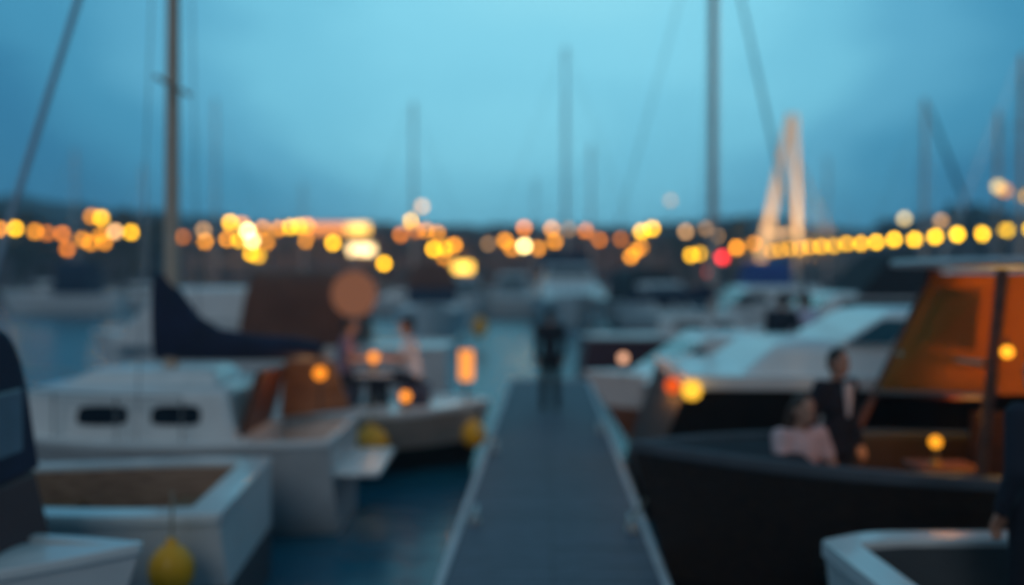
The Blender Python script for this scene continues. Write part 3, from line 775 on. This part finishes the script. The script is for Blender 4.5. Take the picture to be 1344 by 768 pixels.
motor_boat('low white boat moored behind the pair on the cruiser', at(1010, 34), R(180), 6.5, 2.5, 1.3, 1.6, cab=(-1.6, 2.0, 1.0, 1.0))
tb, _ = motor_boat('white boat with black triangular cover behind the long cruiser', (9.3, 20.3, 0), R(181), 8.8, 2.7, 1.95, 2.15, cab=(-1.5, 3.6, 1.1, .42), rails=False)
canopy(tb, .1, 2.65, 1.0, 2.32, 3.2, BLACKC, 1.5, .75)
motor_boat('white cruiser moored near the jetty lamps on the right', at(1290, 40), R(176), 9, 3.0, 1.6, 2.0, cab=(-2.5, 2.8, 1.2, 1.3))
motor_boat('small grey boat left of the dark boat with tall mast', at(905, 38), R(-60), 6, 2.3, 1.1, 1.4, hull_m=GREYW, cab=(-1.2, 1.5, .9, .9))

# sailing boats whose masts stand against the sky
def sb(px, Y, top, mr, label, L=None, rz=180, hull_m=WHITE, cover=NAVY, jib=None, spar=ALU, H=1.1, mx=0.0, lean=0.0, boomz=.8, jr=.11):
    mh = CAMZ + (HOR - top) / F * Y
    L = L or mh * .72
    c = math.cos(R(rz)); x = (px - CX) / F * Y - mx * c
    return sail_boat(label, (x, Y, 0), R(rz), L, L * .31, H, mx, mh, mr, hull_m, cover, jib, spar=spar, boomz=boomz, lean=lean, jr=jr)
sb(935, 27, -160, .12, 'maroon hulled sloop with the thick tall mast right of centre', 6.4, 4, mat('maroon hull', (.07, .02, .03), .35), NAVY, mat('grey sail cloth', (.10, .10, .12), .9), spar=mat('weathered spar', (.52, .42, .37), .5), mx=.3, boomz=.5, jr=.05)
sb(742, 62, 62, .095, 'sailing boat with tall grey mast behind the bow on cruiser', None, 185)
sb(543, 64, 135, .10, 'sailing boat with mast above the lights left of centre', None, 182, spar=mat('buff spar', (.66, .47, .37), .5))
sb(776, 82, 190, .11, 'distant sailing boat with short pale mast right of the tall grey mast', None, 178, spar=_m['buff spar'])
sb(284, 72, 130, .08, 'sailing boat with faint mast just right of the tan mast', None, 183, spar=_m['buff spar'])
sb(100, 80, 195, .08, 'distant sailing boat with faint mast over the left lamp cluster', None, 180)
sb(190, 84, 215, .08, 'distant sailing boat with low mast just left of the tan mast', None, 178)
sb(398, 86, 240, .09, 'small distant sailing boat over the bright lamp cluster', None, 182, spar=_m['buff spar'])
sb(1212, 50, 130, .10, 'sailing boat with dark furled jib sloping down to the right', None, 0, jib=NAVY, spar=_m['buff spar'])
sb(1308, 45, 145, .11, 'sailing boat with mast right of the sloping furled jib', None, 184, spar=_m['buff spar'])
sb(1339, 36, 72, .11, 'sailing boat with brown mast cut by the right edge', None, 186, spar=_m['buff spar'])
sb(1085, 84, 205, .08, 'distant sailing boat with faint mast right of the lit pylon', None, 182, spar=_m['buff spar'])
sb(702, 86, 235, .08, 'small distant sailing boat left of the tall grey mast', None, 180)

# ================================================================== JETTY WITH LAMPS
JX = 26.0
jet = structure(MB().box((JX + 1.4, 72, .75), (3.6, 84, 2.1)).build('quay', STONE, smooth=False))
ORD = ['first', 'second', 'third', 'fourth', 'fifth', 'sixth', 'seventh', 'eighth', 'ninth', 'tenth', 'eleventh', 'twelfth', 'thirteenth', 'fourteenth', 'fifteenth', 'sixteenth', 'seventeenth', 'eighteenth', 'nineteenth', 'twentieth', 'twenty-first', 'twenty-second', 'twenty-third']
JL = [1353, 1320, 1288, 1256, 1227, 1200, 1173, 1150, 1130, 1111, 1094, 1078, 1063, 1049, 1036, 1024, 1013]
for i, px in enumerate(JL):
    Y = F * JX / (px - CX)
    p = V3((JX, Y, 5.0 + .06 * math.sin(i * 2.3)))
    c = [(1, .55, .006), (1, .53, .006), (1, .49, .006), (1, .44, .006)][min(i // 4, 3)]
    br = (1.0, 1.1, 1.25, 1.25, 1.2, 1.15, 1.05, .9, .75, .62, .5, .55, .45, .42, .35, .35, .3)[i]
    lamp_post('street_lamp', 'yellow globe lamp on the quay, %s from the right in the receding row' % ORD[i], 'lamp', p, 1.8, .20, emit(c, round(glow_strength(.20, Y, br * 1.5), 2)), 'yellow lamps in a row along the quay')

# ================================================================== LIT A-SHAPED PYLON
YP = 112.0
top = W(1040, 150, YP); lb = W(989, 335, YP); rb = W(1051, 335, YP)
pyl = thing('bridge_pylon', 'tall white A shaped bridge pylon lit warm from below', 'bridge pylon', (top.x, YP, 1.2))
PW = mat('white pylon paint', (.75, .72, .66), .5, var=.06)
gz = 1.2
def leg(bp, tp, w0, w1, dy):
    a = V3((bp.x - top.x, dy, 0)); b = V3((tp.x - top.x, 0, tp.z - gz))
    return MB().tube([a, b], [w0, w1], 4)
leg(lb, W(1038, 150, YP), .62, .46, -1.0).build('leg', PW, pyl)
leg(rb, W(1042, 150, YP), .52, .42, 1.0).build('leg', PW, pyl)
z6 = 6.0
MB().box(((lb.x + rb.x) / 2 - top.x + .6, 0, z6), (2.6, .4, .4)).build('crossbeam', PW, pyl)
for k, (cx_, cz_) in enumerate(((1076, 345), (1100, 345), (1125, 345))):
    e = W(cx_, cz_, YP)
    MB().tube([(0, 0, top.z - gz - 1.2 - k * 1.2), (e.x - top.x, .4, .5)], .06, 6).build('cable', STEEL, pyl)
def spot(name, loc, target, power, rgb, ang):
    d = bpy.data.lights.new(name, 'SPOT'); d.energy = power; d.color = rgb; d.spot_size = R(ang); d.spot_blend = .8; d.shadow_soft_size = .4
    o = bpy.data.objects.new(name, d); COL.objects.link(o); o.location = loc
    o.rotation_euler = (V3(target) - V3(loc)).to_track_quat('-Z', 'Y').to_euler()
spot('pylon_floodlight', (lb.x - 1, YP - 11, 1.6), (lb.x + 1.6, YP, 10), 42000, (1, .50, .15), 75)
spot('pylon_floodlight', (rb.x + 1, YP - 13, 1.6), (top.x, YP, 14), 22000, (1, .53, .19), 70)

# ================================================================== WATERFRONT LAMPS
groups = {
 'in the far left cluster': [(0, 301, 'o', .6), (20, 300, 'y', .9), (46, 304, 'o', .5), (62, 306, 'd', .32), (82, 307, 'd', .45), (88, 327, 'd', .42), (120, 284, 'o', .4), (133, 286, 'y', .9), (118, 303, 'y', .7), (133, 308, 'o', .5), (151, 304, 'p', .7), (172, 305, 'y', .8), (108, 314, 'o', .45), (119, 319, 'o', .45), (137, 318, 'o', .5)],
 'in the cluster right of the tan mast': [(240, 311, 'd', .22), (267, 302, 'p', .28), (269, 317, 'o', .6), (302, 292, 'y', .95), (318, 294, 'o', .5), (298, 314, 'o', .55), (325, 303, 'w', 1.4), (331, 316, 'w', 1.1), (314, 315, 'y', .7), (345, 299, 'o', .5), (350, 318, 'o', .45), (330, 333, 'y', .95), (339, 336, 'y', .5)],
 'in the row above the navy boom': [(366, 300, 'o', .55), (381, 298, 'y', .75), (393, 297, 'y', .7), (403, 296, 'o', .6), (401, 316, 'o', .65), (437, 319, 'y', .95), (504, 346, 'y', .95)],
 'around the mast left of centre': [(540, 290, 'y', .95), (554, 271, 'p', .35), (526, 308, 'd', .4), (546, 303, 'd', .45), (559, 302, 'o', .4), (574, 306, 'o', .45), (569, 327, 'y', .9), (584, 326, 'y', .55), (596, 322, 'o', .7), (583, 338, 'o', .45)],
 'left of the tall grey mast': [(641, 320, 'p', .14), (663, 316, 'o', .6), (688, 299, 'd', .55), (688, 323, 'w', 1.3), (672, 326, 'o', .45), (706, 326, 'o', .5), (724, 300, 'o', .5), (728, 317, 'o', .55)],
 'between the tall grey mast and thick brown mast': [(746, 301, 'p', .18), (769, 303, 'd', .4), (787, 315, 'd', .3), (815, 314, 'd', .22), (842, 304, 'y', .95), (856, 300, 'y', .9), (841, 325, 'o', .55), (828, 337, 'o', .55), (834, 330, 'o', .35), (880, 263, 'p', .12), (900, 304, 'p', .32), (907, 335, 'y', .7), (919, 333, 'y', .5)],
 'between the thick brown mast and the pylon': [(967, 325, 'o', .75), (990, 320, 'o', .4), (941, 310, 'p', .2), (926, 300, 'p', .16)],
 'above the row of quay lamps': [(1187, 287, 'w', .35), (1235, 290, 'p', .25), (1310, 245, 'w', .4), (1319, 250, 'o', .3), (1342, 257, 'y', .7)],
}
k = 0
for cl, L_ in groups.items():
    L_ = sorted(L_)
    for i, (px, py, c, b) in enumerate(L_):
        k += 1
        Y = 95 + (k * 37 % 11)
        if cl.startswith('above'): Y = 60 if px < 1300 else 42
        p = W(px, py, Y)
        r = .30 if Y > 70 else .2
        gnd = 1.2 if Y > 70 else 0.0
        if Y < 70:
            p = W(px, py, Y)
        pos = 'furthest left' if i == 0 else ('furthest right' if i == len(L_) - 1 else ORD[i] + ' from left')
        lamp_post('street_lamp' if Y > 70 else 'harbour_light', '%s %s, %s %s' % (CNAME[c], 'shore lamp' if Y > 70 else 'harbour light', pos, cl), 'lamp', p, gnd, r, emit(GLOW[c], round(glow_strength(r, Y, b * 1.6), 2)), 'lamps glowing along the far shore' if Y > 70 else 'raised harbour lights on the right')
for px, py, b, lab in ((948, 338, 1.3, 'bright red beacon light left of the lit bridge pylon'), (931, 357, .25, 'dim red beacon light just below the bright red one')):
    p = W(px, py, 90)
    t = thing('beacon', lab, 'beacon', (p.x, p.y, 0), 0, 'red beacons in the harbour')
    MB().lathe((0, 0, 0), [(.3, -.2), (.3, .5), (.09, .7), (.08, max(p.z - .3, .8))], 10).build('post', POSTM, t)
    MB().ball((0, 0, p.z), .34, 12, 8).build('lens', emit(GLOW['r'] if b > 1 else (1, .12, .06), round(glow_strength(.34, 90, b), 2)), t)

# ================================================================== BUILDINGS
def house(label, px0, px1, py, Y, wm, rm, lit=(), roof=1.8, hip=False):
    x0, x1 = (px0 - CX) / F * Y, (px1 - CX) / F * Y; w = x1 - x0
    py -= 7; ht = (HOR - py) / F * Y + CAMZ - 1.2; ev = max(ht - roof, 2.2)
    t = thing('building', label, 'building', ((x0 + x1) / 2, Y + 5, 1.2), 0, 'low buildings along the far shore')
    MB().box((0, 0, ev / 2), (w, 9, ev)).build('wall', wm, t)
    a = [V3((-w / 2 - .3, -4.8, ev)), V3((w / 2 + .3, -4.8, ev)), V3((w / 2 + .3, 4.8, ev)), V3((-w / 2 - .3, 4.8, ev))]
    i_ = w * .25 if hip else .0
    b = [V3((-w / 2 - .3 + i_, -.15, ht)), V3((w / 2 + .3 - i_, -.15, ht)), V3((w / 2 + .3 - i_, .15, ht)), V3((-w / 2 - .3 + i_, .15, ht))]
    MB().loft([a, b]).build('roof', rm, t, smooth=False)
    n = max(2, int(w / 2.6))
    for i in range(n):
        xx = -w / 2 + w * (i + .5) / n
        for zz in ([1.4] if ev < 4.5 else [1.4, 4.2]):
            f = MB().box((xx, -4.52, zz), (1.2, .08, 1.3)).build('window', GLASS, t)
    for (lx0, lx1, ly0, ly1, g, s_) in lit:
        xa, xb = W(lx0, ly0, Y).x, W(lx1, ly0, Y).x; za, zb = W(lx0, ly1, Y).z, W(lx0, ly0, Y).z
        MB().box(((xa + xb) / 2 - (x0 + x1) / 2, -4.62 - .2, (za + zb) / 2 - 1.2), (xb - xa, .2, zb - za)).build('lit_window', emit(g, s_), t)
    return t
W1 = mat('render wall', (.19, .14, .12), .9, scale=.5); W2 = mat('brick wall', (.13, .07, .055), .9, scale=.5); W3 = mat('grey wall', (.10, .10, .12), .9, scale=.5)
RT = mat('tile roof', (.06, .03, .024), .85, scale=1.5); RS = mat('slate roof', (.04, .045, .055), .8, scale=1.5)
house('long dark building behind the far left lamps', -30, 105, 297, 108, W3, RS)
house('tall gabled building right of the far left lamps', 110, 205, 286, 112, W3, RS, roof=3)
house('pale building behind the lamps right of the tan mast', 240, 350, 303, 108, W1, RT)
house('long building with bright strip window and white shopfront', 355, 505, 296, 108, W2, RT, ((402, 462, 294, 306, (1, .32, .07), 1.6), (455, 484, 294, 307, (1, .55, .10), 3.4), (458, 490, 322, 333, (1, .70, .32), 5.0)))
house('brown building with one bright yellow window left of centre', 512, 618, 300, 109, W2, RT, ((594, 620, 345, 357, (1, .55, .07), 4.6),))
house('red brick building between centre lamps and grey mast', 618, 735, 299, 112, W2, RT, hip=True)
house('low brown building right of the tall grey mast', 742, 835, 301, 108, W2, RT)
house('slate roofed building left of the thick brown mast', 840, 925, 296, 110, W1, RS, hip=True)
house('dark building left of the lit pylon', 930, 995, 300, 112, W3, RS)
house('low slate roofed building right of the lit pylon', 1055, 1170, 306, 116, W3, RS)
house('dark building behind the quay lamps at far right', 1180, 1390, 292, 118, W3, RS)

# wooded mass of trees on the left shore
def tree(label, px, Y, hpx, wpx, seed):
    rnd = random.Random(seed); p = W(px, HOR, Y)
    hgt = (HOR - hpx) / F * Y + CAMZ - 1.2; wd = wpx / F * Y
    t = thing('tree', label, 'tree', (p.x, Y, 1.2), 0, 'dark trees on the far shore')
    tr = MB().tube([(0, 0, 0), (.1, 0, hgt * .3), (-.1, .1, hgt * .7)], [.35, .25, .08], 8)
    for q in range(5):
        a = rnd.random() * 6.28; tr.tube([(0, 0, hgt * (.3 + .06 * q)), (math.cos(a) * wd * .3, math.sin(a) * wd * .3, hgt * (.5 + .07 * q))], [.12, .03], 6)
    tr.build('trunk', DARKW, t)
    cb = MB()
    cl = [(rnd.gauss(0, .24) * wd, rnd.gauss(0, .24) * wd, hgt * (.62 + rnd.gauss(0, .15)), rnd.uniform(.10, .2) * wd) for _ in range(22)]
    for (x, y, z, r) in cl:
        for _ in range(70):
            d = V3((rnd.gauss(0, 1), rnd.gauss(0, 1), rnd.gauss(0, 1))).normalized() * r * rnd.uniform(.5, 1.05)
            c = V3((x, y, min(max(z, hgt * .3), hgt * .9))) + d * V3((1, 1, .8)).length / 1.7
            u = V3((rnd.gauss(0, 1), rnd.gauss(0, 1), rnd.gauss(0, 1))).normalized() * .32; v = u.cross(V3((rnd.gauss(0, 1), rnd.gauss(0, 1), rnd.gauss(0, 1)))).normalized() * .25
            cb.add([c - u, c + v, c + u, c - v], [(0, 1, 2, 3)])
    cb.build('crown', mat('dark foliage', (.045, .06, .05), .8, var=.4, scale=2), t, smooth=False)
tree('broad dark tree behind the left lamp cluster', 150, 106, 268, 70, 1)
tree('dark tree at the far left behind the low lamps', 30, 106, 276, 80, 2)
tree('dark tree just left of the tan mast', 192, 107, 272, 55, 3)
tree('dark tree between the thick brown mast and the lit pylon', 965, 107, 283, 60, 4)
tree('dark tree right of the brown mast among the shore lamps', 900, 107, 290, 45, 5)
tree('dark tree behind the quay lamps near the right edge', 1265, 122, 268, 80, 6)

# ================================================================== SKY AND LIGHT
w = bpy.data.worlds.new('World'); S.world = w; w.use_nodes = True; nt = w.node_tree
bg = nt.nodes['Background']
N = nt.nodes.new; LK = nt.links.new
tc = N('ShaderNodeTexCoord')
sky = N('ShaderNodeTexSky'); sky.sky_type = 'NISHITA'; sky.sun_disc = False; sky.sun_elevation = R(1.5); sky.sun_rotation = R(187); sky.ozone_density = 4
g = (W(710, -100, 10) - V3((0, 0, CAMZ))).normalized()
dot = N('ShaderNodeVectorMath'); dot.operation = 'DOT_PRODUCT'; dot.inputs[1].default_value = g
nrm = N('ShaderNodeVectorMath'); nrm.operation = 'NORMALIZE'; LK(tc.outputs['Generated'], nrm.inputs[0]); LK(nrm.outputs[0], dot.inputs[0])
ac = N('ShaderNodeMath'); ac.operation = 'ARCCOSINE'; LK(dot.outputs['Value'], ac.inputs[0])
ns = N('ShaderNodeTexNoise'); ns.inputs['Scale'].default_value = 3.2; ns.inputs['Detail'].default_value = 3; ns.inputs['Roughness'].default_value = .45
mp = N('ShaderNodeMapping'); mp.inputs['Scale'].default_value = (1, 1, 2.2); LK(nrm.outputs[0], mp.inputs['Vector']); LK(mp.outputs['Vector'], ns.inputs['Vector'])
nm = N('ShaderNodeMapRange'); nm.inputs['From Min'].default_value = .3; nm.inputs['From Max'].default_value = .7; nm.inputs['To Min'].default_value = -.055; nm.inputs['To Max'].default_value = .055
LK(ns.outputs['Fac'], nm.inputs['Value'])
ad = N('ShaderNodeMath'); ad.operation = 'ADD'; LK(ac.outputs[0], ad.inputs[0]); LK(nm.outputs[0], ad.inputs[1])
mr = N('ShaderNodeMapRange'); mr.inputs['From Min'].default_value = 0; mr.inputs['From Max'].default_value = R(180); LK(ad.outputs[0], mr.inputs['Value'])
cr = N('ShaderNodeValToRGB'); cr.color_ramp.interpolation = 'EASE'
stops = [(0, (.30, .76, .90)), (5, (.285, .74, .89)), (10, (.245, .69, .86)), (15, (.185, .58, .76)), (20, (.115, .42, .61)), (25, (.062, .30, .48)), (30, (.032, .19, .35)), (45, (.035, .15, .28)), (62, (.12, .27, .37)), (80, (.12, .24, .32)), (115, (.05, .09, .13)), (180, (.03, .05, .075))]
e = cr.color_ramp.elements
e[0].position = 0; e[0].color = (*stops[0][1], 1); e[1].position = 1; e[1].color = (*stops[-1][1], 1)
for a, c in stops[1:-1]:
    q = e.new(a / 180); q.color = (*c, 1)
LK(mr.outputs[0], cr.inputs['Fac'])
sk = N('ShaderNodeVectorMath'); sk.operation = 'SCALE'; sk.inputs['Scale'].default_value = .02; LK(sky.outputs[0], sk.inputs[0])
av = N('ShaderNodeVectorMath'); av.operation = 'ADD'; LK(cr.outputs['Color'], av.inputs[0]); LK(sk.outputs[0], av.inputs[1])
LK(av.outputs[0], bg.inputs['Color']); bg.inputs['Strength'].default_value = 1.0
sd = bpy.data.lights.new('front_fill', 'SUN'); sd.energy = .37; sd.angle = R(25); sd.color = (.92, .96, 1.0)  # added fill from behind the camera, brightens boat fronts; the twilight glow is ahead
so = bpy.data.objects.new('front_fill', sd); COL.objects.link(so); so.rotation_euler = (V3((.12, 1, -.55))).to_track_quat('-Z', 'Y').to_euler()

S.view_settings.view_transform = 'Standard'; S.view_settings.look = 'None'; S.view_settings.exposure = 0; S.view_settings.gamma = 1
cy = S.cycles
cy.use_denoising = True
try:
    cy.denoiser = 'OPENIMAGEDENOISE'; cy.denoising_input_passes = 'RGB_ALBEDO_NORMAL'; cy.denoising_prefilter = 'ACCURATE'
except Exception: pass
cy.use_adaptive_sampling = False
cy.sample_clamp_indirect = 2.0; cy.max_bounces = 6; cy.diffuse_bounces = 3; cy.glossy_bounces = 3; cy.caustics_reflective = False; cy.caustics_refractive = False

# ------------------------------------------------------------------ damp evening air
hz = MB().box((0, 140, 11.5), (920, 600, 26)).build('haze', bpy.data.materials.new('damp air'), smooth=False)
hz['kind'] = 'stuff'
hm = hz.data.materials[0]; hm.use_nodes = True; hn = hm.node_tree; hn.nodes.remove(hn.nodes['Principled BSDF'])
pv = hn.nodes.new('ShaderNodeVolumePrincipled'); pv.inputs['Color'].default_value = (.62, .86, 1, 1); pv.inputs['Density'].default_value = .0014; pv.inputs['Anisotropy'].default_value = .55
hn.links.new(pv.outputs[0], hn.nodes['Material Output'].inputs['Volume'])
cy.volume_bounces = 1
